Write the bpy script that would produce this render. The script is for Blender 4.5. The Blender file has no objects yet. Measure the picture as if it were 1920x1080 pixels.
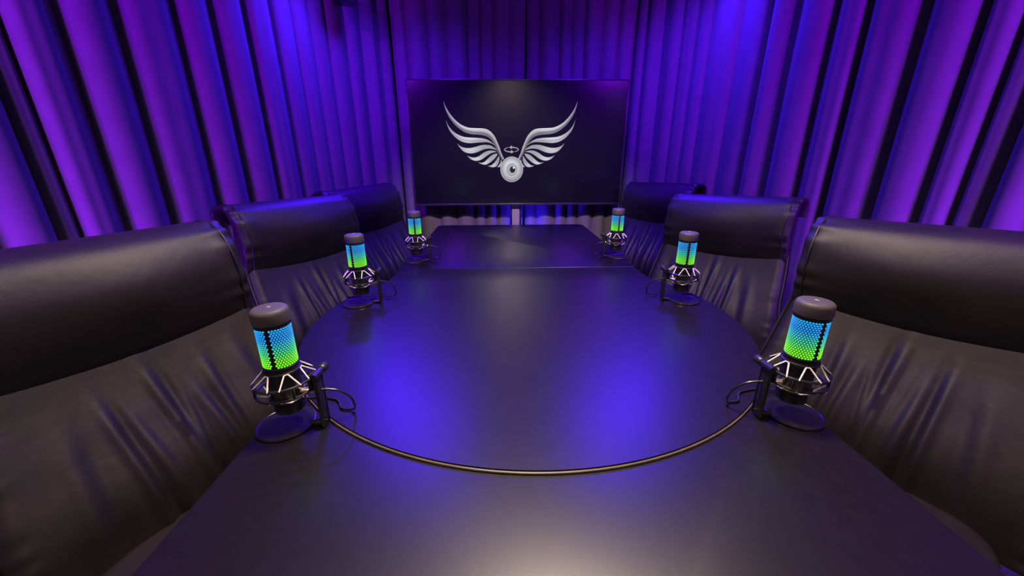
import bpy, bmesh, math, random
from mathutils import Vector, Matrix
random.seed(7)
PI = math.pi
scene = bpy.context.scene
COL = scene.collection

# ------------------------------------------------------------------ camera, world, light, exposure
TZ = 0.73                                   # height of the table top
cam_d = bpy.data.cameras.new('camera'); cam = bpy.data.objects.new('camera', cam_d); COL.objects.link(cam)
cam_d.sensor_width = 36.0; cam_d.lens = 715.0 * 36.0 / 1920.0; cam_d.clip_start = 0.02
_p, _y, _r = math.radians(18.9), math.radians(1.71), math.radians(-0.17)
_f = Vector((math.sin(_y)*math.cos(_p), math.cos(_y)*math.cos(_p), -math.sin(_p)))
_rt = Vector((math.cos(_y), -math.sin(_y), 0)); _up = _rt.cross(_f)
_rt, _up = _rt*math.cos(_r) + _up*math.sin(_r), _up*math.cos(_r) - _rt*math.sin(_r)
_m = Matrix((_rt, _up, -_f)).transposed().to_4x4(); _m.translation = (-0.075, 0.0, TZ + 0.47)
cam.matrix_world = _m
scene.camera = cam

w = bpy.data.worlds.new('world'); scene.world = w; w.use_nodes = True
w.node_tree.nodes['Background'].inputs[0].default_value = (0, 0, 0, 1)
w.node_tree.nodes['Background'].inputs[1].default_value = 0.0

def lamp(name, kind, loc, target, color, power, size=0.1, spot=None, blend=0.6, size_y=None):
    d = bpy.data.lights.new(name, kind); d.color = color; d.energy = power
    if kind == 'AREA':
        d.size = size
        d.shape = 'DISK'
        if size_y: d.shape = 'RECTANGLE'; d.size_y = size_y
    else:
        d.shadow_soft_size = size
    if kind == 'SPOT':
        d.spot_size = math.radians(spot); d.spot_blend = blend
    o = bpy.data.objects.new(name, d); COL.objects.link(o); o.location = loc
    dv = Vector(target) - Vector(loc)
    o.rotation_euler = dv.to_track_quat('-Z', 'Y').to_euler()
    return o

WARM = (1.0, 0.79, 0.64); PURPLE = (0.23, 0.002, 1.0); BLUE = (0.028, 0.009, 1.0)
for _x, _y, _z, _e, _s, _sp in ((0.04, 0.85, 2.47, 23.0, 0.42, 92), (-1.2, -0.6, 2.47, 15.5, 0.30, 145), (1.26, -0.6, 2.47, 15.5, 0.30, 145)):
    cl = lamp('ceiling_lamp', 'AREA', (_x, _y, _z), (_x, _y, 0), WARM, _e, _s); cl.data.spread = math.radians(_sp)
lamp('warm_fill_spot', 'SPOT', (0.04, 0.10, 2.46), (0.04, 3.0, 0.58), WARM, 300, 0.06, 38, 0.7)  # added warm fill for the curtain below the television
for s in (-1, 1):
    lamp('purple_lamp', 'SPOT', (s*1.42 + 0.03, 0.20, 2.46), (s*1.70 + 0.03, 1.6, 1.3), PURPLE, 320, 0.06, 104, 0.8)
    lamp('purple_lamp', 'SPOT', (s*1.54 + 0.03, 0.42, 0.30), (s*1.76 + 0.03, 1.6, 1.50), PURPLE, 290, 0.06, 80, 0.8)
    lamp('purple_lamp', 'SPOT', (s*1.30 + 0.03, -0.6, 2.46), (s*0.6 + 0.03, -1.8, 1.2), PURPLE, 90, 0.10, 110, 0.8)  # added unseen pair lighting the rear drape, for the purple wash on the screen
    lamp('blue_lamp', 'SPOT', (s*0.95 + 0.03, 2.56, 2.13 if s < 0 else 2.24), (s*1.25 + 0.03, 0.9, 1.1), (0.05, 0.006, 1.0), 78, 0.06, 160, 1.0)
    lamp('blue_lamp', 'SPOT', (s*0.66 + 0.03, 2.45, 2.47), (s*0.74 + 0.03, 2.5, 0.0), (0.06, 0.006, 1.0), 310, 0.18, 140, 1.0)
lamp('blue_uplight', 'SPOT', (0.14, 3.005, 0.34), (0.14, 3.04, 1.0), (0.03, 0.006, 1.0), 75, 0.04, 110, 0.9)

scene.view_settings.view_transform = 'Standard'; scene.view_settings.look = 'None'
scene.view_settings.exposure = 0.0; scene.view_settings.gamma = 1.0
scene.view_settings.use_curve_mapping = False
scene.cycles.use_denoising = True
scene.cycles.max_bounces = 6

# ------------------------------------------------------------------ materials
def mat(name, color, rough=0.5, metal=0.0, spec=0.5, noise=None, bump=None, sheen=0.0, coat=0.0):
    """noise=(scale, amount) mottles the colour; bump=[(scale, strength, distance), ...]"""
    m = bpy.data.materials.new(name); m.use_nodes = True
    nt = m.node_tree; b = nt.nodes['Principled BSDF']
    b.inputs['Base Color'].default_value = (*color, 1); b.inputs['Roughness'].default_value = rough
    b.inputs['Metallic'].default_value = metal; b.inputs['Specular IOR Level'].default_value = spec
    if sheen: b.inputs['Sheen Weight'].default_value = sheen; b.inputs['Sheen Roughness'].default_value = 0.4
    if coat: b.inputs['Coat Weight'].default_value = coat; b.inputs['Coat Roughness'].default_value = 0.1
    tc = nt.nodes.new('ShaderNodeTexCoord')
    if noise:
        n = nt.nodes.new('ShaderNodeTexNoise'); n.inputs['Scale'].default_value = noise[0]; n.inputs['Detail'].default_value = 6
        nt.links.new(tc.outputs['Object'], n.inputs['Vector'])
        r = nt.nodes.new('ShaderNodeValToRGB')
        a = noise[1]
        r.color_ramp.elements[0].position = 0.3; r.color_ramp.elements[1].position = 0.7
        r.color_ramp.elements[0].color = (*[c*(1-a) for c in color], 1)
        r.color_ramp.elements[1].color = (*[min(1, c*(1+a)) for c in color], 1)
        nt.links.new(n.outputs['Fac'], r.inputs['Fac']); nt.links.new(r.outputs['Color'], b.inputs['Base Color'])
    prev = None
    for sc, st, di in (bump or []):
        n = nt.nodes.new('ShaderNodeTexNoise'); n.inputs['Scale'].default_value = sc; n.inputs['Detail'].default_value = 4
        nt.links.new(tc.outputs['Object'], n.inputs['Vector'])
        k = nt.nodes.new('ShaderNodeBump'); k.inputs['Strength'].default_value = st; k.inputs['Distance'].default_value = di
        nt.links.new(n.outputs['Fac'], k.inputs['Height'])
        if prev: nt.links.new(prev.outputs['Normal'], k.inputs['Normal'])
        prev = k
    if prev: nt.links.new(prev.outputs['Normal'], b.inputs['Normal'])
    return m

M = {}
M['leather'] = mat('black_leather', (0.012, 0.009, 0.0082), 0.50, spec=0.42, noise=(9, 0.25), bump=[(420, 0.12, 0.002), (26, 0.10, 0.01)])
M['piping'] = mat('black_leather_piping', (0.010, 0.008, 0.008), 0.45, bump=[(300, 0.2, 0.002)])
M['table'] = mat('dark_wood_laminate', (0.005, 0.0036, 0.0042), 0.35, spec=0.5, noise=(60, 0.2), bump=[(900, 0.07, 0.001), (120, 0.03, 0.001)])
M['lit_rim'] = mat('brown_edge_highlight', (0.10, 0.07, 0.06), 0.4, noise=(40, 0.2))  # lighter than the table: the rim's highlight put into the colour
M['black_metal'] = mat('black_metal', (0.012, 0.011, 0.012), 0.28, spec=0.6, noise=(30, 0.1))
M['black_plastic'] = mat('black_plastic', (0.012, 0.011, 0.012), 0.38, noise=(30, 0.1))
M['rubber'] = mat('soft_black_rubber', (0.05, 0.04, 0.045), 0.6, noise=(40, 0.1), bump=[(600, 0.1, 0.001)])
M['cord'] = mat('cream_elastic_cord', (0.80, 0.72, 0.64), 0.5, noise=(200, 0.1))
M['brass'] = mat('satin_brass', (0.85, 0.68, 0.54), 0.42, metal=1.0, noise=(50, 0.1))
M['cable'] = mat('black_cable', (0.012, 0.011, 0.012), 0.35, noise=(50, 0.1))
M['mark'] = mat('pale_print', (0.5, 0.48, 0.5), 0.5, noise=(50, 0.05))
M['curtain'] = mat('grey_curtain_fabric', (0.145, 0.128, 0.128), 0.9, spec=0.15, noise=(14, 0.06), bump=[(500, 0.2, 0.001)], sheen=0.08)
M['wall'] = mat('dark_wall_paint', (0.06, 0.06, 0.065), 0.85, noise=(4, 0.1), bump=[(150, 0.1, 0.001)])
M['ceiling'] = mat('ceiling_paint', (0.10, 0.095, 0.09), 0.9, noise=(4, 0.1))
M['carpet'] = mat('dark_carpet', (0.05, 0.048, 0.055), 0.95, noise=(120, 0.4), bump=[(400, 0.6, 0.004)])
M['screen'] = mat('black_glass_screen', (0.006, 0.006, 0.008), 0.16, spec=0.55, noise=(2, 0.05))
M['bezel'] = mat('dark_bezel', (0.02, 0.02, 0.022), 0.3, spec=0.5, noise=(30, 0.1))
M['steel'] = mat('grey_painted_steel', (0.30, 0.27, 0.26), 0.45, noise=(60, 0.1))

def emit_attr_mat(name, strength):
    m = bpy.data.materials.new(name); m.use_nodes = True; nt = m.node_tree
    b = nt.nodes['Principled BSDF']; b.inputs['Base Color'].default_value = (0.01, 0.01, 0.01, 1); b.inputs['Roughness'].default_value = 0.25
    a = nt.nodes.new('ShaderNodeAttribute'); a.attribute_name = 'tone'
    nt.links.new(a.outputs['Color'], b.inputs['Emission Color']); b.inputs['Emission Strength'].default_value = strength
    return m
M['emblem'] = emit_attr_mat('screen_image', 1.0)

def glow_mat():
    m = bpy.data.materials.new('microphone_light'); m.use_nodes = True; nt = m.node_tree
    b = nt.nodes['Principled BSDF']; b.inputs['Base Color'].default_value = (0.02, 0.02, 0.02, 1); b.inputs['Roughness'].default_value = 0.4
    tc = nt.nodes.new('ShaderNodeTexCoord'); sp = nt.nodes.new('ShaderNodeSeparateXYZ')
    nt.links.new(tc.outputs['Generated'], sp.inputs['Vector'])
    r = nt.nodes.new('ShaderNodeValToRGB'); e = r.color_ramp.elements
    e[0].position = 0.0; e[0].color = (0.17, 0.80, 0.01, 1)
    e[1].position = 1.0; e[1].color = (0.01, 0.36, 0.72, 1)
    for pos, c in ((0.18, (0.16, 0.78, 0.02)), (0.36, (0.06, 0.60, 0.16)), (0.55, (0.03, 0.44, 0.46)), (0.75, (0.01, 0.24, 0.72)), (0.9, (0.01, 0.28, 0.76))):
        k = e.new(pos); k.color = (*c, 1)
    nt.links.new(sp.outputs['Z'], r.inputs['Fac'])
    nt.links.new(r.outputs['Color'], b.inputs['Emission Color']); b.inputs['Emission Strength'].default_value = 1.3
    return m
M['glow'] = glow_mat()

# ------------------------------------------------------------------ mesh helpers
def add_box(bm, lo, hi, bevel=0.0, seg=2):
    v0 = len(bm.verts)
    vs = [bm.verts.new((x, y, z)) for x in (lo[0], hi[0]) for y in (lo[1], hi[1]) for z in (lo[2], hi[2])]
    f = [(0, 1, 3, 2), (4, 6, 7, 5), (0, 4, 5, 1), (2, 3, 7, 6), (0, 2, 6, 4), (1, 5, 7, 3)]
    fs = [bm.faces.new([vs[i] for i in q]) for q in f]
    if bevel > 0:
        es = list({e for q in fs for e in q.edges})
        bmesh.ops.bevel(bm, geom=es, offset=bevel, segments=seg, profile=0.5, affect='EDGES')

def loft(bm, rings, closed=True, cap=True):
    R = [[bm.verts.new(p) for p in ring] for ring in rings]
    n = len(R[0])
    for a, b in zip(R[:-1], R[1:]):
        for i in range(n if closed else n-1):
            j = (i+1) % n
            bm.faces.new((a[i], a[j], b[j], b[i]))
    if cap and closed:
        bm.faces.new(list(reversed(R[0]))); bm.faces.new(R[-1])
    return R

def add_tube(bm, pts, r, n=8, closed=False):
    P = [Vector(p) for p in pts]; N = len(P)
    rad = r if callable(r) else (lambda i: r)
    T = []
    for i in range(N):
        a = P[i-1] if (i > 0 or closed) else P[i]; b = P[(i+1) % N] if (i < N-1 or closed) else P[i]
        T.append((b-a).normalized())
    t = T[0]; ref = Vector((0, 0, 1)) if abs(t.z) < 0.9 else Vector((1, 0, 0))
    u = t.cross(ref).normalized(); rings = []
    for i in range(N):
        u = (u - T[i]*u.dot(T[i])).normalized(); v = T[i].cross(u)
        rings.append([P[i] + (u*math.cos(2*PI*k/n) + v*math.sin(2*PI*k/n))*rad(i) for k in range(n)])
    if closed: rings.append(rings[0])
    if closed:
        R = [[bm.verts.new(p) for p in ring] for ring in rings[:-1]]
        for i in range(N):
            a, b = R[i], R[(i+1) % N]
            best = min(range(n), key=lambda s: (a[0].co - b[s].co).length)
            for k in range(n):
                bm.faces.new((a[k], a[(k+1) % n], b[(k+1+best) % n], b[(k+best) % n]))
    else:
        loft(bm, rings)

def add_lathe(bm, prof, n=32, c=(0, 0, 0)):
    rings = [[(c[0] + r*math.cos(2*PI*k/n), c[1] + r*math.sin(2*PI*k/n), c[2] + z) for k in range(n)] for r, z in prof]
    loft(bm, rings)

def add_prism(bm, poly, z0, z1):
    loft(bm, [[(x, y, z0) for x, y in poly], [(x, y, z1) for x, y in poly]])

def catmull(pts, n):
    P = [Vector(p) for p in pts]; out = []
    for i in range(len(P)-1):
        p0 = P[max(i-1, 0)]; p1 = P[i]; p2 = P[i+1]; p3 = P[min(i+2, len(P)-1)]
        for k in range(n):
            t = k/n
            out.append(0.5*((2*p1) + (p2-p0)*t + (2*p0-5*p1+4*p2-p3)*t*t + (3*p1-p0-3*p2+p3)*t**3))
    out.append(P[-1]); return out

def obj(name, bm, m, parent=None, smooth=True, angle=40):
    bmesh.ops.recalc_face_normals(bm, faces=bm.faces)
    me = bpy.data.meshes.new(name); bm.to_mesh(me); bm.free()
    if smooth:
        for p in me.polygons: p.use_smooth = True
        me.set_sharp_from_angle(angle=math.radians(angle))
    me.materials.append(m)
    o = bpy.data.objects.new(name, me); COL.objects.link(o)
    if parent: o.parent = parent
    return o

def tag(o, label=None, cat=None, group=None, kind=None):
    if label: o['label'] = label
    if cat: o['category'] = cat
    if group: o['group'] = group
    if kind: o['kind'] = kind
    return o

def thing(name, label, cat, loc=(0, 0, 0), rz=0.0, group=None):
    o = bpy.data.objects.new(name, None); COL.objects.link(o); o.empty_display_size = 0.05
    o.location = loc; o.rotation_euler = (0, 0, rz)
    return tag(o, label, cat, group)

def copy_tree(o, parent=None):
    c = o.copy(); COL.objects.link(c)
    if parent: c.parent = parent
    for ch in list(o.children): copy_tree(ch, c)
    return c

# ------------------------------------------------------------------ the setting
def slab(name, lo, hi, m):
    bm = bmesh.new(); add_box(bm, lo, hi)
    return tag(obj(name, bm, m, smooth=False), kind='structure')
CX = 0.03; H = 2.5
slab('floor', (-2.1, -2.0, -0.1), (2.16, 3.45, 0.0), M['carpet'])
slab('ceiling', (-2.1, -2.0, H), (2.16, 3.45, H+0.1), M['ceiling'])
slab('wall_left', (-2.1, -2.0, 0), (-2.0, 3.45, H), M['wall'])
slab('wall_right', (2.06, -2.0, 0), (2.16, 3.45, H), M['wall'])
slab('wall_back', (-2.0, 3.35, 0), (2.06, 3.45, H), M['wall'])
slab('wall_front', (-2.0, -2.1, 0), (2.06, -2.0, H), M['wall'])

# ------------------------------------------------------------------ curtains
def curtain(name, label, ctrl, key, folds, side, amp=0.054, seed=1):
    """ctrl: plan points; key: 0 = folds placed by x, 1 = by y; folds: (valley position, height factor of the fold that follows)."""
    rnd = random.Random(seed)
    P = catmull([(x, y, 0) for x, y in ctrl], 60)
    # valley -> arc length
    S = [0.0]
    for a, b in zip(P[:-1], P[1:]): S.append(S[-1] + (b-a).length)
    def s_of(v):
        for i in range(len(P)-1):
            a, b = P[i][key], P[i+1][key]
            if (a-v)*(b-v) <= 0 and a != b: return S[i] + (S[i+1]-S[i])*(v-a)/(b-a)
        return 0.0 if abs(P[0][key]-v) < abs(P[-1][key]-v) else S[-1]
    V = sorted([(s_of(v), k) for v, k in folds])
    def at(s):
        lo, hi = 0, len(S)-1
        while hi-lo > 1:
            mid = (lo+hi)//2
            if S[mid] <= s: lo = mid
            else: hi = mid
        t = (s-S[lo])/max(1e-9, S[hi]-S[lo]); p = P[lo].lerp(P[hi], t); d = (P[hi]-P[lo]).normalized()
        return p, Vector((-d.y, d.x, 0))*side
    samples = []
    for i in range(len(V)-1):
        s0, k = V[i]; s1 = V[i+1][0]
        if s1 - s0 < 1e-4: continue
        A = min(amp, 0.42*(s1-s0))*k; sk = rnd.uniform(-0.12, 0.12); rip = rnd.uniform(0.0, 0.16); ph = rnd.uniform(0, 6)
        n = 26
        for j in range(n):
            t = j/n
            samples.append((s0 + (s1-s0)*t, t, A, sk, rip, ph))
    zs = [0.015 + (H-0.015)*i/12 for i in range(13)]
    bm = bmesh.new(); rows = []
    for zi, z in enumerate(zs):
        row = []
        f = z/H
        for (s, t, A, sk, rip, ph) in samples:
            tt = min(1, max(0, t + sk*math.sin(PI*t) + 0.05*math.sin(3*f + ph)*math.sin(PI*t)))
            h = A*(math.sin(PI*tt)**0.95)*(0.92 + 0.16*(1-f)) + A*rip*math.sin(3*PI*tt)*math.sin(PI*tt)
            p, nrm = at(s + 0.012*math.sin(2.2*f + s*5.0))
            q = p + nrm*(h - 0.03)
            row.append(bm.verts.new((q.x, q.y, z)))
        rows.append(row)
    for a, b in zip(rows[:-1], rows[1:]):
        for i in range(len(a)-1): bm.faces.new((a[i], a[i+1], b[i+1], b[i]))
    o = obj(name, bm, M['curtain'], angle=75)
    so = o.modifiers.new('thickness', 'SOLIDIFY'); so.thickness = 0.004; so.offset = 0.0
    return tag(o, label, 'curtain', 'floor-length curtains around the room')

PL = [(-1.70, -1.7), (-1.68, 0), (-1.62, 0.8), (-1.47, 1.6), (-1.22, 2.4), (-1.0, 2.9), (-0.84, 3.16)]
PR = [(-x + 0.06, y) for x, y in PL]
near = [(-1.7 + 0.19*i, 0.9) for i in range(16)]
curtain('curtain', 'grey curtain in purple and blue light along the left side behind three chairs', PL, 1,
        near + [(1.31, 0.9), (1.372, 0.9), (1.517, 1.0), (1.678, 1.0), (1.879, 0.95), (2.033, 0.9), (2.202, 0.8), (2.364, 0.5), (2.50, 0.4), (2.61, 0.4), (2.72, 0.5), (2.85, 0.6), (2.958, 0.9), (3.06, 0.8), (3.16, 1)], -1, seed=3)
curtain('curtain', 'grey curtain in blue and purple light along the right side behind three chairs', PR, 1,
        near + [(1.292, 0.9), (1.372, 0.9), (1.476, 1.0), (1.637, 1.0), (1.826, 0.9), (1.951, 0.95), (2.12, 0.8), (2.274, 0.5), (2.446, 0.5), (2.64, 0.5), (2.73, 0.4), (2.829, 0.55), (2.96, 0.9), (3.06, 0.9), (3.16, 1)], 1, seed=5)
curtain('curtain', 'grey purple-lit curtain panel behind the left half of the television', [(-0.84, 3.13), (-0.4, 3.13), (0.118, 3.13)], 0,
        [(-0.84, 0.7), (-0.736, 0.9), (-0.576, 0.8), (-0.434, 0.9), (-0.277, 0.8), (-0.183, 0.8), (-0.09, 0.7), (0.02, 0.7), (0.118, 1)], -1, amp=0.06, seed=8)
curtain('curtain', 'grey purple-lit curtain panel behind the right half of the television', [(0.120, 3.13), (0.6, 3.13), (0.92, 3.13)], 0,
        [(0.120, 0.8), (0.212, 0.8), (0.364, 0.8), (0.46, 0.7), (0.554, 0.9), (0.687, 0.9), (0.802, 0.9), (0.92, 1)], -1, amp=0.06, seed=9)

# unseen drape added behind the viewer so the screen has something to mirror
wf = curtain('wall_drape', None, [(-1.66, -1.82), (0.0, -1.82), (1.72, -1.82)], 0, [(-1.66 + 0.169*i, 0.9) for i in range(21)], 1, seed=12)
for k in ('category', 'group'): del wf[k]
wf.name = 'unseen_drape'; wf['kind'] = 'structure'

# ------------------------------------------------------------------ conference table
TC, TR, HW = 1.10, 0.63, 0.52               # centre (y) and radius of the round section, half width of the others
ang = math.asin(HW/TR)
table = thing('conference_table', 'long black conference table with a raised round middle section', 'table', (0, 0.9, 0))
def top(name, poly, z0, z1, label):
    bm = bmesh.new(); add_prism(bm, [(x, y-0.9) for x, y in poly], z0, z1)
    es = [e for e in bm.edges if abs(e.verts[0].co.z-e.verts[1].co.z) < 1e-6]
    bmesh.ops.bevel(bm, geom=es, offset=0.002, segments=2, profile=0.5, affect='EDGES')
    o = obj(name, bm, M['table'], table, angle=50); o['label'] = label
    return o
def arc(a0, a1, n, r=TR): return [(r*math.sin(a0 + (a1-a0)*i/n), TC - r*math.cos(a0 + (a1-a0)*i/n)) for i in range(n+1)]
SEAM = 1.625; RISE = 0.007
top('extension_top', [(HW, -0.45)] + arc(ang, -ang, 60, TR+0.001) + [(-HW, -0.45)], TZ-0.030, TZ, 'lower table top in front of the round section')
rt = top('round_top', arc(-PI+ang, PI-ang, 120) + [(HW, SEAM), (-HW, SEAM)], TZ-0.022, TZ+RISE, 'raised round table section with bowed sides')
cr = 0.04
ce = [(HW-cr + cr*math.cos(a), 2.77-cr + cr*math.sin(a)) for a in [PI/2*i/8 for i in range(9)]]
top('end_top', [(-HW, SEAM+0.0025), (HW, SEAM+0.0025)] + ce + [(-x, y) for x, y in reversed(ce)], TZ-0.022, TZ+RISE, 'far table top beside the television')
bm = bmesh.new()
pts = arc(-ang+0.01, ang-0.01, 80, TR+0.0012)
rings = []
for x, y in pts:
    d = Vector((x, y-TC, 0)).normalized()
    rings.append([(x, y-0.9, TZ+RISE-0.0068), (x + d.x*0.0022, y-0.9 + d.y*0.0022, TZ+RISE-0.006), (x + d.x*0.0022, y-0.9 + d.y*0.0022, TZ+RISE-0.003), (x, y-0.9, TZ+RISE-0.002)])
loft(bm, rings)
o = obj('edge_highlight', bm, M['lit_rim'], rt, smooth=False); o['label'] = 'thin edge of the raised round section, coloured brown as its lit highlight'
for yy in (-0.1, 1.12, 2.35):
    bm = bmesh.new(); add_box(bm, (-0.22, yy-0.9-0.10, 0.0), (0.22, yy-0.9+0.10, TZ-0.030), 0.006)
    obj('pedestal', bm, M['table'], table)

# ------------------------------------------------------------------ chairs
def make_chair(mir, label):
    """local +x faces the table; mir = +1 / -1 mirrors the creases."""
    root = thing('lounge_chair', label, 'chair', group='black leather chairs around the table')
    curve = catmull([(-0.225, 0, 0.360), (-0.252, 0, 0.49), (-0.305, 0, 0.62), (-0.362, 0, 0.74), (-0.400, 0, 0.85), (-0.420, 0, 1.005)], 16)
    CS = [0.0]
    for q0, q1 in zip(curve[:-1], curve[1:]): CS.append(CS[-1] + (q1-q0).length)
    L = CS[-1]
    def P(n, t, y):
        i = 0
        while i < len(CS)-2 and CS[i+1] < t: i += 1
        d = curve[i+1]-curve[i]; f = (t-CS[i])/d.length
        d0 = (curve[i+1]-curve[max(i-1, 0)]).normalized(); d1 = (curve[min(i+2, len(curve)-1)]-curve[i]).normalized()
        ax = d0.lerp(d1, min(1, max(0, f))).normalized()
        return curve[i] + d*f + Vector((ax.z, 0, -ax.x))*n + Vector((0, y, 0))
    # --- backrest
    NU, NV = 110, 80
    rnd = random.Random(11)
    creases = []
    for k in range(7):
        creases.append((-0.10 + 0.033*k + rnd.uniform(-0.008, 0.008), rnd.uniform(0.27, 0.37), 0.0045 + rnd.uniform(0, 0.0055), rnd.uniform(0.008, 0.014), rnd.uniform(-0.10, 0.16)))
    creases += [(0.17, 0.36, 0.006, 0.02, 0.10), (-0.17, 0.30, 0.005, 0.018, -0.12)]
    def halfw(t):
        f = t/L
        return 0.240 + 0.050*(1-max(0.0, f-0.30)/0.70)**1.0*(1 if f > 0.3 else 1) + 0.035*max(0, 0.4-f)/0.4 + 0.010*math.sin(PI*min(1, f))
    def front(u, t):
        w_ = halfw(t); y = u*w_; f = t/L
        n = 0.030 + 0.030*abs(u)**2.2                                     # sides come forward: a shallow bowl
        n += 0.020*math.exp(-((f-0.22)/0.16)**2)*(1-u*u)                   # lumbar bulge
        n += 0.012*math.sin(PI*min(1, f))*(1-abs(u)**3)
        for (c0, tt, a, wd, slant) in creases:
            yc = mir*(c0 + slant*(tt - t)*0.9)
            env = 1/(1 + math.exp((t-tt)/0.025)) * (0.35 + 0.65*min(1, t/0.12))
            d = (y-yc)/wd
            n += a*env*(math.exp(-d*d) - 0.8*math.exp(-((d-1.7*mir)/0.9)**2))
        e = max(0.0, abs(u)-0.86)/0.14                                     # puckers beside the side seam
        n += 0.0022*math.sin(t*120 + 2*math.sin(t*41))*math.exp(-((abs(u)-0.90)/0.06)**2)*math.exp(-(f/0.38)**2)
        return n - 0.030*e**2.2
    rows = []
    bm = bmesh.new()
    for j in range(NV+1):
        t = L*j/NV
        row = []
        for i in range(NU+1):
            u = -1 + 2*i/NU; u = math.copysign(abs(u)**0.9, u)
            row.append(P(front(u, t), t, u*halfw(t)))
        for i in range(31):                                               # rounded edge, then the rear face
            q = i/30; u = 1 - 2*q
            n = -0.03 + 0.022*abs(u)**2.4
            row.append(P(n + (0.030*max(0, abs(u)-0.9)/0.1*0.35), t, u*(halfw(t)-0.004)))
        rows.append(row)
    loft(bm, rows)
    back = obj('backrest', bm, M['leather'], root, angle=60)
    for s in (-1, 1):
        bm = bmesh.new()
        add_tube(bm, [P(front(s*0.97, L*j/40)+0.002, L*j/40, s*(halfw(L*j/40)*0.985)) for j in range(2, 40)], 0.0042, 8)
        obj('piping', bm, M['piping'], back)
    # --- headrest: a padded flap hung over the top of the back
    tt = L
    O = [(-0.078, -0.046), (-0.088, -0.025), (-0.085, 0.004), (-0.068, 0.024), (-0.035, 0.031), (0.0, 0.031), (0.034, 0.024), (0.066, 0.003), (0.088, -0.033), (0.101, -0.080), (0.098, -0.130), (0.083, -0.182), (0.059, -0.228), (0.036, -0.256)]
    I = [(-0.062, -0.040), (-0.065, -0.025), (-0.064, -0.008), (-0.050, 0.006), (-0.030, 0.012), (-0.002, 0.012), (0.014, 0.006), (0.024, -0.012), (0.028, -0.04), (0.030, -0.080), (0.031, -0.130), (0.031, -0.180), (0.031, -0.220), (0.033, -0.243)]
    def spl(C, n): return [(p.x, p.y) for p in catmull([(a, b, 0) for a, b in C], n)]
    O = spl(O, 5); I = spl(I, 5); K = len(O)
    W = 0.268; NUH = 72
    rings = []
    for i in range(NUH+1):
        q = -1 + 2*i/NUH; q = math.copysign(1-(1-abs(q))**1.7, q); y = q*W
        d = max(0.0, abs(y) - (W-0.045))/0.045
        k = 0.30 + 0.70*math.sqrt(max(0.0, 1-d*d))
        g = math.exp(-((W-abs(y))/0.045)**1.4)                             # gathers near both ends
        ring = []
        for j in range(K):
            ox, ot = O[j]; ix, it = I[j]; mx, mt = (ox+ix)/2, (ot+it)/2
            wv = 0.0045*g*math.sin(j*0.9 + 7*abs(y) + 1.2*math.sin(j*0.35)) * (1 if 18 < j < 58 else 0.3)
            sag = 0.004*math.sin(y*17*mir + 1.0)*math.exp(-((ot+0.10)/0.07)**2)
            vx, vt = ox-mx, ot-mt; l = math.hypot(vx, vt) + 1e-9
            ring.append(P(mx + vx*k + vx/l*(wv+sag), tt + mt + vt*k + vt/l*(wv+sag), y))
        for j in range(K-1, -1, -1):
            ox, ot = O[j]; ix, it = I[j]; mx, mt = (ox+ix)/2, (ot+it)/2
            ring.append(P(mx + (ix-mx)*k, tt + mt + (it-mt)*k, y))
        rings.append(ring)
    bm = bmesh.new(); loft(bm, rings)
    hd = obj('headrest', bm, M['leather'], root, angle=60)
    for s in (-1, 1):
        bm = bmesh.new()
        kk = 0.93
        add_tube(bm, [P((O[j][0]+I[j][0])/2 + (O[j][0]-I[j][0])/2*kk, tt + (O[j][1]+I[j][1])/2 + (O[j][1]-I[j][1])/2*kk, s*(W-0.026)) for j in range(4, K-2)], 0.0028, 6)
        obj('seam', bm, M['piping'], hd)
    # --- seat, column, five-star base
    bm = bmesh.new()
    rings = []
    for k in range(15):
        a = PI*k/14; zz = 0.370 - 0.055*math.cos(a); sc = 1 - 0.10*(1-math.sin(a)**0.6)
        rings.append([(0.03 + 0.245*sc*math.copysign(abs(math.cos(b))**0.42, math.cos(b)), 0.275*sc*math.copysign(abs(math.sin(b))**0.42, math.sin(b)), zz) for b in [2*PI*i/56 for i in range(56)]])
    loft(bm, rings); obj('seat', bm, M['leather'], root, angle=60)
    bm = bmesh.new(); add_lathe(bm, [(0.07, 0.325), (0.07, 0.322), (0.026, 0.32), (0.026, 0.20), (0.04, 0.195), (0.045, 0.09), (0.03, 0.07)], 24)
    obj('column', bm, M['black_metal'], root)
    for k in range(5):
        a = 2*PI*k/5 + 0.3
        bm = bmesh.new()
        add_tube(bm, [(math.cos(a)*r_, math.sin(a)*r_, z_) for r_, z_ in ((0.02, 0.105), (0.12, 0.098), (0.22, 0.082), (0.285, 0.07))], lambda i: (0.024, 0.021, 0.017, 0.014)[i], 10)
        lg = obj('base_leg', bm, M['black_metal'], root)
        bm = bmesh.new()
        c = Vector((math.cos(a)*0.275, math.sin(a)*0.275, 0.03)); t_ = Vector((-math.sin(a), math.cos(a), 0))
        add_tube(bm, [c - t_*0.022, c - t_*0.02, c + t_*0.02, c + t_*0.022], lambda i: (0.024, 0.03, 0.03, 0.024)[i], 18)
        add_tube(bm, [c + Vector((0, 0, 0.0)), c + Vector((0, 0, 0.045))], 0.006, 8)
        obj('caster', bm, M['black_plastic'], lg)
    root['top_local'] = -0.405
    return root

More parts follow.
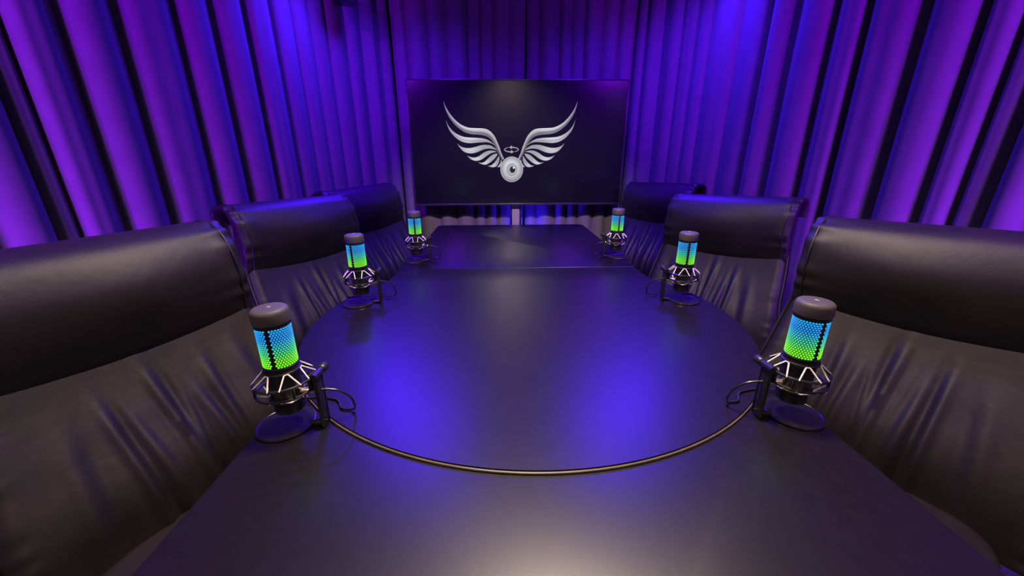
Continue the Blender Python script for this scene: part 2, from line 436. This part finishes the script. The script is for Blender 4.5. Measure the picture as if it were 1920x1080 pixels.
CH_L = make_chair(1, 'x'); CH_R = make_chair(-1, 'x')
def place_chair(src, first, x, y, head, lean, label):
    o = src if first else copy_tree(src)
    h = math.radians(head)
    o.location = (x + math.cos(h)*0.40, y + math.sin(h)*0.40, 0); o.rotation_euler = (0, 0, h)
    o['label'] = label
    if 'top_local' in o: del o['top_local']
    for ch in o.children:
        if ch.name.startswith(('backrest', 'headrest')):
            # the flexible upper part sags a degree or two to one side
            ch.matrix_local = Matrix.Translation((0, 0, 0.55)) @ Matrix.Rotation(math.radians(lean), 4, 'X') @ Matrix.Translation((0, 0, -0.55))
    return o
# copies first, so that every copy starts from the untouched original
place_chair(CH_L, False, -0.955, 1.675, -30, 0.1, 'black leather chair in the middle of the left row, between two chairs')
place_chair(CH_L, False, -0.905, 2.40, -28, 2.3, 'black leather chair at the far end of the left row, nearest the television')
place_chair(CH_R, False, 0.970, 1.70, 218, 2.0, 'black leather chair in the middle of the right row, between two chairs')
place_chair(CH_R, False, 1.020, 2.62, 211, 1.4, 'black leather chair at the far end of the right row, nearest the television')
place_chair(CH_L, True, -0.968, 0.840, -27, 0.9, 'black leather chair nearest the viewer on the left, cut off by the frame')
place_chair(CH_R, True, 1.030, 0.89, 212, 1.6, 'black leather chair nearest the viewer on the right, cut off by the frame')

# ------------------------------------------------------------------ microphones
def make_mic(seam_a, side):
    """local +x points at the stand's post; the base disc rests on z = 0."""
    root = thing('usb_microphone', 'x', 'microphone', group='glowing desk microphones on the table')
    body = bmesh.new()
    add_lathe(body, [(0.0225, 0.038), (0.0245, 0.0395), (0.025, 0.044), (0.025, 0.064), (0.0265, 0.066), (0.0265, 0.128), (0.028, 0.129), (0.028, 0.1315), (0.0268, 0.132), (0.0268, 0.2035), (0.028, 0.204), (0.028, 0.211), (0.0265, 0.212)], 48)
    bo = obj('body', body, M['black_plastic'], root)
    bm = bmesh.new(); add_lathe(bm, [(0.0252, 0.039), (0.0256, 0.041), (0.0256, 0.056), (0.0252, 0.058)], 48)
    obj('gain_dial', bm, M['black_metal'], bo)
    # light grille: a honeycomb of small lit cells, with two dark seams
    bm = bmesh.new()
    rows_, n = 18, 38; z0, z1 = 0.1345, 0.2015
    for j in range(rows_):
        z = z0 + (z1-z0)*j/(rows_-1)
        for i in range(n):
            a = 2*PI*(i + 0.5*(j % 2))/n
            d = min(abs((a-s+PI) % (2*PI) - PI) for s in seam_a)
            if d < 0.105: continue
            R_, rr = 0.0274, 0.00185
            c = Vector((math.cos(a), math.sin(a), 0)); t_ = Vector((-math.sin(a), math.cos(a), 0))
            vs = [bm.verts.new(c*R_ + t_*(rr*math.cos(PI/3*k + PI/6)) + Vector((0, 0, z + rr*math.sin(PI/3*k + PI/6)))) for k in range(6)]
            vi = [bm.verts.new(c*(R_-0.0008) + t_*(rr*math.cos(PI/3*k + PI/6)) + Vector((0, 0, z + rr*math.sin(PI/3*k + PI/6)))) for k in range(6)]
            bm.faces.new(vs)
            for k in range(6): bm.faces.new((vs[k], vi[k], vi[(k+1) % 6], vs[(k+1) % 6]))
    g = obj('light_grille', bm, M['glow'], root, smooth=False); g['label'] = 'honeycomb grille glowing blue at the top and green at the bottom'
    bm = bmesh.new(); add_lathe(bm, [(0.0262, 0.2085), (0.0288, 0.210), (0.0292, 0.214), (0.0292, 0.227), (0.0282, 0.2315), (0.0255, 0.2342), (0.020, 0.2352), (0.008, 0.2355)], 48)
    cap = obj('cap', bm, M['rubber'], root); cap['label'] = 'matte rounded touch cap'
    bm = bmesh.new()
    add_tube(bm, [(-0.003, 0.0035, 0.2357), (-0.0005, 0.001, 0.2357), (-0.0018, -0.0002, 0.2357), (0.001, -0.003, 0.2357)], 0.0006, 6)
    add_tube(bm, [(0.0025, 0.002, 0.2357), (0.0005, 0.0005, 0.2357), (0.0018, -0.0006, 0.2357)], 0.0006, 6)
    obj('logo', bm, M['mark'], cap)
    # shock mount
    def circ(r, z, n_=48): return [(r*math.cos(2*PI*k/n_), r*math.sin(2*PI*k/n_), z) for k in range(n_)]
    bm = bmesh.new()
    add_tube(bm, circ(0.0480, 0.1005), 0.0026, 8, True); add_tube(bm, circ(0.0480, 0.0800), 0.0026, 8, True)
    for k in range(4):
        a = PI/4 + PI/2*k
        add_tube(bm, [(0.0480*math.cos(a), 0.0480*math.sin(a), 0.0800), (0.0480*math.cos(a), 0.0480*math.sin(a), 0.1005)], 0.0022, 8)
    add_tube(bm, circ(0.0290, 0.1200), 0.0019, 8, True); add_tube(bm, circ(0.0290, 0.0645), 0.0019, 8, True)
    add_lathe(bm, [(0.0266, 0.1165), (0.0285, 0.1165), (0.0285, 0.1235), (0.0266, 0.1235)], 40)
    add_lathe(bm, [(0.0266, 0.0615), (0.0285, 0.0615), (0.0285, 0.0675), (0.0266, 0.0675)], 40)
    sm = obj('shock_mount', bm, M['black_metal'], root)
    NC = 6
    for k in range(NC):
        a0 = 2*PI*k/NC + 0.20
        for (r0, zz0, r1, zz1) in ((0.0305, 0.1195, 0.0500, 0.1010), (0.0305, 0.0650, 0.0500, 0.0795)):
            bm = bmesh.new()
            a1, a2, a3 = a0 - 0.34, a0, a0 + 0.34
            p = lambda r, a, z: (r*math.cos(a), r*math.sin(a), z)
            add_tube(bm, [p(r1, a1, zz1), p(r0, a0-0.10, zz0)], 0.0013, 6)
            add_tube(bm, [p(r0, a0-0.10, zz0), p(r0, a0+0.10, zz0)], 0.0013, 6)
            add_tube(bm, [p(r0, a0+0.10, zz0), p(r1, a3, zz1)], 0.0013, 6)
            o_ = obj('elastic_cord', bm, M['cord'], sm); o_['label'] = 'cream elastic cord'
    # stand: a flat disc with a neck, the post, yoke and knob
    st = bmesh.new()
    add_lathe(st, [(0.0480, 0.0), (0.0500, 0.0012), (0.0505, 0.003), (0.0497, 0.0046), (0.0480, 0.0050), (0.0468, 0.0041), (0.0462, 0.0040), (0.045, 0.0040), (0.020, 0.0040), (0.001, 0.0040)], 64, (-0.015, 0, 0))
    add_tube(st, [(0.033, 0, 0.0045), (0.044, 0, 0.0060), (0.053, 0, 0.0068), (0.060, 0, 0.0085)], lambda i: (0.0045, 0.0055, 0.006, 0.0055)[i], 10)
    base = obj('stand_base', st, M['black_metal'], root)
    bm = bmesh.new()
    add_box(bm, (0.0577, -0.0090, 0.004), (0.0623, 0.0090, 0.108), 0.0016)
    add_box(bm, (0.0565, -0.0115, 0.004), (0.0635, -0.0085, 0.106), 0.0012)
    add_box(bm, (0.0565, 0.0085, 0.004), (0.0635, 0.0115, 0.106), 0.0012)
    post = obj('post', bm, M['black_metal'], base)
    bm = bmesh.new()
    add_tube(bm, [(0.045, 0, 0.0985), (0.047, 0, 0.1025), (0.055, 0, 0.1080), (0.060, 0, 0.1085)], 0.0052, 10)
    add_box(bm, (0.045, -0.010, 0.078), (0.0520, 0.010, 0.103), 0.002)
    add_tube(bm, [(0.060, -0.014, 0.1085), (0.060, 0.014, 0.1085)], 0.0062, 14)
    obj('yoke', bm, M['black_metal'], base)
    bm = bmesh.new(); sy = side
    add_tube(bm, [(0.060, sy*0.014, 0.1085), (0.060, sy*0.016, 0.1085), (0.060, sy*0.029, 0.1085), (0.060, sy*0.031, 0.1085)], lambda i: (0.007, 0.0085, 0.0085, 0.007)[i], 20)
    obj('knob', bm, M['black_plastic'], base)
    # plug and cable
    bm = bmesh.new()
    add_tube(bm, [(0.026, 0, 0.0745), (0.031, 0, 0.0745), (0.031, 0, 0.0745), (0.053, 0, 0.0752), (0.057, 0, 0.0754)], lambda i: (0.0048, 0.0048, 0.0056, 0.0056, 0.0046)[i], 16)
    pl = obj('plug', bm, M['brass'], root); pl['label'] = 'satin metal cable plug'
    bm = bmesh.new()
    path = [(0.055, 0, 0.0754), (0.070, 0.004*sy, 0.0745), (0.088, 0.010*sy, 0.068), (0.103, 0.018*sy, 0.050), (0.106, 0.026*sy, 0.022), (0.096, 0.032*sy, 0.0115), (0.074, 0.036*sy, 0.0105), (0.060, 0.055*sy, 0.0100), (0.045, 0.066*sy, 0.0098), (0.010, 0.072*sy, 0.0096), (-0.03, 0.070*sy, 0.0060), (-0.05, 0.064*sy, 0.0022), (-0.07, 0.060*sy, 0.0022)]
    add_tube(bm, catmull(path, 8), 0.0021, 8)
    obj('cable', bm, M['cable'], root)
    return root

def z_top(x, y):
    return TZ + RISE if (x*x + (y-TC)**2 < (TR-0.002)**2 or y > TC) else TZ
ML = make_mic((-PI/2, PI/2), 1)
MR = make_mic((PI/2, -PI/2), -1)
def place_mic(src, first, x, y, rz, turn, label):
    o = src if first else copy_tree(src)
    o.location = (x, y, z_top(x, y)); o.rotation_euler = (0, 0, math.radians(rz)); o['label'] = label
    for ch in o.children:                      # each body is turned a little differently in its mount
        if ch.name.startswith(('body', 'light_grille', 'cap')): ch.rotation_euler = (0, 0, math.radians(turn))
    return o
place_mic(ML, False, -0.540, 1.212, 5, -16, 'glowing microphone on the left edge of the table, second from the viewer')
place_mic(ML, False, -0.468, 1.76, -3, 14, 'glowing microphone at the far left corner of the table, nearest the television')
place_mic(MR, False, 0.532, 1.20, 176, -10, 'glowing microphone on the right edge of the table, second from the viewer')
place_mic(MR, False, 0.482, 1.80, 184, -4, 'glowing microphone at the far right corner of the table, nearest the television')
place_mic(ML, True, -0.463, 0.603, -3, 11, 'large glowing microphone nearest the viewer on the left of the table')
place_mic(MR, True, 0.469, 0.600, 183, 2, 'large glowing microphone nearest the viewer on the right of the table')

# ------------------------------------------------------------------ television on its stand
TVX, TVY, TVW, TVH, TVZ = 0.060, 2.92, 1.535, 0.845, 0.73 + 0.553
tv = thing('television', 'large black flat television showing a silver winged eye emblem', 'television', (TVX, TVY, TVZ))
bm = bmesh.new(); add_box(bm, (-TVW/2, 0.0, -TVH/2), (TVW/2, 0.028, TVH/2), 0.003)
add_box(bm, (-0.42, 0.028, -0.30), (0.42, 0.055, 0.22), 0.01)
obj('housing', bm, M['bezel'], tv)
bm = bmesh.new()
b_ = 0.009
for lo, hi in (((-TVW/2, -0.005, -TVH/2), (-TVW/2+b_, 0.0, TVH/2)), ((TVW/2-b_, -0.005, -TVH/2), (TVW/2, 0.0, TVH/2)),
               ((-TVW/2+b_, -0.005, TVH/2-b_), (TVW/2-b_, 0.0, TVH/2)), ((-TVW/2+b_, -0.005, -TVH/2), (TVW/2-b_, 0.0, -TVH/2+0.014))):
    add_box(bm, lo, hi, 0.0012)
fr = obj('bezel', bm, M['bezel'], tv)
bm = bmesh.new(); add_box(bm, (-TVW/2+b_, -0.003, -TVH/2+0.014), (TVW/2-b_, 0.0, TVH/2-b_))
scr = obj('screen', bm, M['screen'], tv, smooth=False)

# the picture on the screen
ebm = bmesh.new(); tone = ebm.loops.layers.float_color.new('tone')
SX, SY, EX, EY = 0.000588, 0.000567, 885.0, 543.0
EOX, EOZ = -0.052, 0.018
def E(x, y, d=0.0): return (EOX + (x-EX)*SX, -0.0032 - d, EOZ - (y-EY)*SY)
def face(pts, cols, d):
    f = ebm.faces.new([ebm.verts.new(E(x, y, d)) for x, y in pts])
    for l, c in zip(f.loops, cols): l[tone] = (c*0.97, c*0.98, c*1.03, 1)
def resample(C, n):
    D = [(p.x, p.y) for p in catmull([(a, b, 0) for a, b in C], 10)]
    S = [0]
    for a, b in zip(D[:-1], D[1:]): S.append(S[-1] + math.hypot(b[0]-a[0], b[1]-a[1]))
    out = []
    for k in range(n+1):
        s = S[-1]*k/n; i = 0
        while i < len(S)-2 and S[i+1] < s: i += 1
        t = (s-S[i])/max(1e-9, S[i+1]-S[i]); out.append((D[i][0] + (D[i+1][0]-D[i][0])*t, D[i][1] + (D[i+1][1]-D[i][1])*t))
    return out
def feather(top_, bot_, bands, hi):
    """bands: brightness across the feather, from the top edge to the bottom edge; hi: where along it the sheen sits."""
    n = 48; A, Bq = resample(top_, n), resample(bot_, n)
    m_ = len(bands)-1
    for mx in (False, True):
        g = lambda p: (2*EX - p[0], p[1]) if mx else p
        def pt(i, k): return g((A[i][0] + (Bq[i][0]-A[i][0])*k/m_, A[i][1] + (Bq[i][1]-A[i][1])*k/m_))
        def col(i, k):
            s = i/n
            return bands[k]*(0.62 + 0.55*math.exp(-((s-hi)/0.22)**2) + 0.10*s)
        for i in range(n):
            for k in range(m_):
                q = [(i, k), (i+1, k), (i+1, k+1), (i, k+1)]
                P4 = [pt(*a) for a in q]; C4 = [col(*a) for a in q]
                if mx: P4.reverse(); C4.reverse()
                face(P4, C4, 0.0)
F = [
 ([(92, 65), (120, 140), (165, 215), (225, 285), (290, 335), (370, 368), (460, 375), (540, 378), (600, 390), (650, 425), (690, 475), (720, 540), (745, 600), (765, 665), (800, 740)],
  [(92, 65), (112, 165), (150, 250), (205, 325), (265, 380), (340, 425), (420, 445), (500, 450), (560, 460), (610, 480), (650, 515), (685, 575), (715, 640), (745, 700), (775, 755)], [0.62, 0.50, 0.46, 0.18, 0.14, 0.20], 0.45),
 ([(110, 280), (140, 350), (190, 410), (250, 450), (320, 475), (400, 483), (480, 487), (560, 497), (620, 520), (665, 555), (695, 585)],
  [(110, 280), (135, 375), (175, 440), (230, 495), (300, 535), (380, 550), (460, 545), (540, 540), (600, 540), (650, 555), (695, 585)], [0.34, 0.62, 0.34, 0.40, 0.36], 0.5),
 ([(232, 552), (270, 585), (330, 605), (400, 605), (460, 592), (520, 575), (580, 570), (640, 580), (690, 610), (712, 635)],
  [(232, 552), (260, 600), (310, 650), (370, 670), (430, 668), (490, 650), (550, 625), (610, 615), (665, 620), (712, 635)], [0.42, 0.48, 0.46, 0.40], 0.35),
 ([(345, 697), (390, 715), (440, 720), (490, 705), (540, 670), (590, 645), (640, 637), (690, 645), (715, 658)],
  [(345, 697), (390, 740), (440, 760), (490, 757), (540, 735), (590, 700), (640, 670), (690, 657), (715, 658)], [0.44, 0.50, 0.50, 0.46], 0.3),
 ([(477, 778), (520, 785), (560, 770), (600, 735), (640, 700), (680, 680), (722, 675)],
  [(477, 778), (520, 800), (570, 808), (620, 785), (660, 755), (700, 715), (722, 675)], [0.44, 0.50, 0.52, 0.46], 0.3),
 ([(595, 822), (640, 815), (680, 780), (710, 740), (735, 700)], [(595, 822), (640, 838), (690, 835), (725, 800), (742, 745), (735, 700)], [0.42, 0.46, 0.46, 0.40], 0.3),
 ([(710, 838), (735, 815), (752, 780), (758, 745)], [(710, 838), (745, 835), (768, 800), (770, 765), (758, 745)], [0.36, 0.42, 0.42], 0.3),
]
for f_ in F: feather(*f_)
def disc(cx, cy, rx, ry, c_in, c_out, d, hx=0.0, hy=0.0, n=56):
    RN = 6
    for k in range(RN):
        for i in range(n):
            a0, a1 = 2*PI*i/n, 2*PI*(i+1)/n
            def q(kk, a):
                f = kk/RN; return (cx + hx*(1-f) + rx*f*math.cos(a), cy + hy*(1-f) + ry*f*math.sin(a))
            def cc(kk): return c_in + (c_out-c_in)*(kk/RN)**1.6
            if k == 0: face([q(0, 0), q(1, a1), q(1, a0)], [cc(0), cc(1), cc(1)], d)
            else: face([q(k, a0), q(k, a1), q(k+1, a1), q(k+1, a0)], [cc(k), cc(k), cc(k+1), cc(k+1)], d)
disc(893, 867, 141, 157, 0.45, 0.50, 0.0004)
disc(893, 867, 133, 149, 0.22, 0.20, 0.0006)
disc(893, 862, 127, 142, 0.80, 0.30, 0.0008, -22, -38)
disc(893, 868, 64, 76, 0.10, 0.09, 0.0010)
disc(893, 868, 58, 70, 0.22, 0.52, 0.0012, 0, 0)
disc(903, 870, 33, 40, 0.004, 0.008, 0.0014)
disc(917, 846, 12, 14, 0.95, 0.6, 0.0016)
def arrow(a0, a1, tip, n=22):
    cx, cy, rx, ry = 890, 627, 84, 27
    for i in range(n):
        qa, qb = a0 + (a1-a0)*i/n, a0 + (a1-a0)*(i+1)/n
        w0, w1 = 4 + 5*i/n, 4 + 5*(i+1)/n
        def p(a, w_): return (cx + (rx+w_)*math.cos(a), cy + (ry+w_*0.8)*math.sin(a))
        face([p(qa, -w0), p(qb, -w1), p(qb, w1), p(qa, w0)], [0.30, 0.34, 0.40, 0.34], 0.0004)
    e = (cx + rx*math.cos(a1), cy + ry*math.sin(a1))
    face([(e[0], e[1]-22), tip, (e[0], e[1]+20)], [0.34, 0.42, 0.30], 0.0006)
arrow(math.radians(-118), math.radians(-265), (922, 655))
arrow(math.radians(62), math.radians(-85), (858, 600))
em = obj('emblem', ebm, M['emblem'], scr, smooth=False)
em['label'] = 'silver winged eyeball emblem with two circling arrows'

stand = thing('television_stand', 'grey steel column stand holding up the television behind the table', 'stand', (0.045, 3.005, 0))
bm = bmesh.new(); add_box(bm, (-0.029, -0.02, 0.03), (0.029, 0.012, 1.45), 0.003); c_ = obj('column', bm, M['steel'], stand)
for s in (-1, 1):
    bm = bmesh.new(); add_box(bm, (s*0.036-0.006, -0.012, 0.03), (s*0.036+0.006, 0.02, 1.45), 0.002)
    o = obj('rail', bm, M['black_metal'], c_); o['label'] = 'black side rail'
    bm = bmesh.new(); add_box(bm, (s*0.30-0.025, -0.22, 0.0), (s*0.30+0.025, 0.04, 0.03), 0.006); obj('foot', bm, M['black_metal'], stand)
bm = bmesh.new(); add_box(bm, (-0.325, -0.025, 0.008), (0.325, 0.025, 0.035), 0.004); obj('crossbar', bm, M['black_metal'], stand)
bm = bmesh.new(); add_box(bm, (-0.28, -0.012, 1.12), (0.28, 0.006, 1.16), 0.003); add_box(bm, (-0.28, -0.012, 1.40), (0.28, 0.006, 1.44), 0.003); obj('bracket', bm, M['black_metal'], stand)

# ------------------------------------------------------------------ fixture at the upper edge
fx = thing('stage_light', 'small black light fixture whose corner dips into the top edge by the left curtain', 'light', (-0.975, 2.68, 2.5), math.radians(20))
bm = bmesh.new(); add_box(bm, (-0.06, -0.05, -0.445), (0.06, 0.05, -0.31), 0.004); hs = obj('housing', bm, M['black_metal'], fx)
bm = bmesh.new(); add_tube(bm, [(0, 0, 0), (0, 0, -0.30), (0, 0, -0.325)], 0.008, 10); obj('bracket', bm, M['black_metal'], fx)
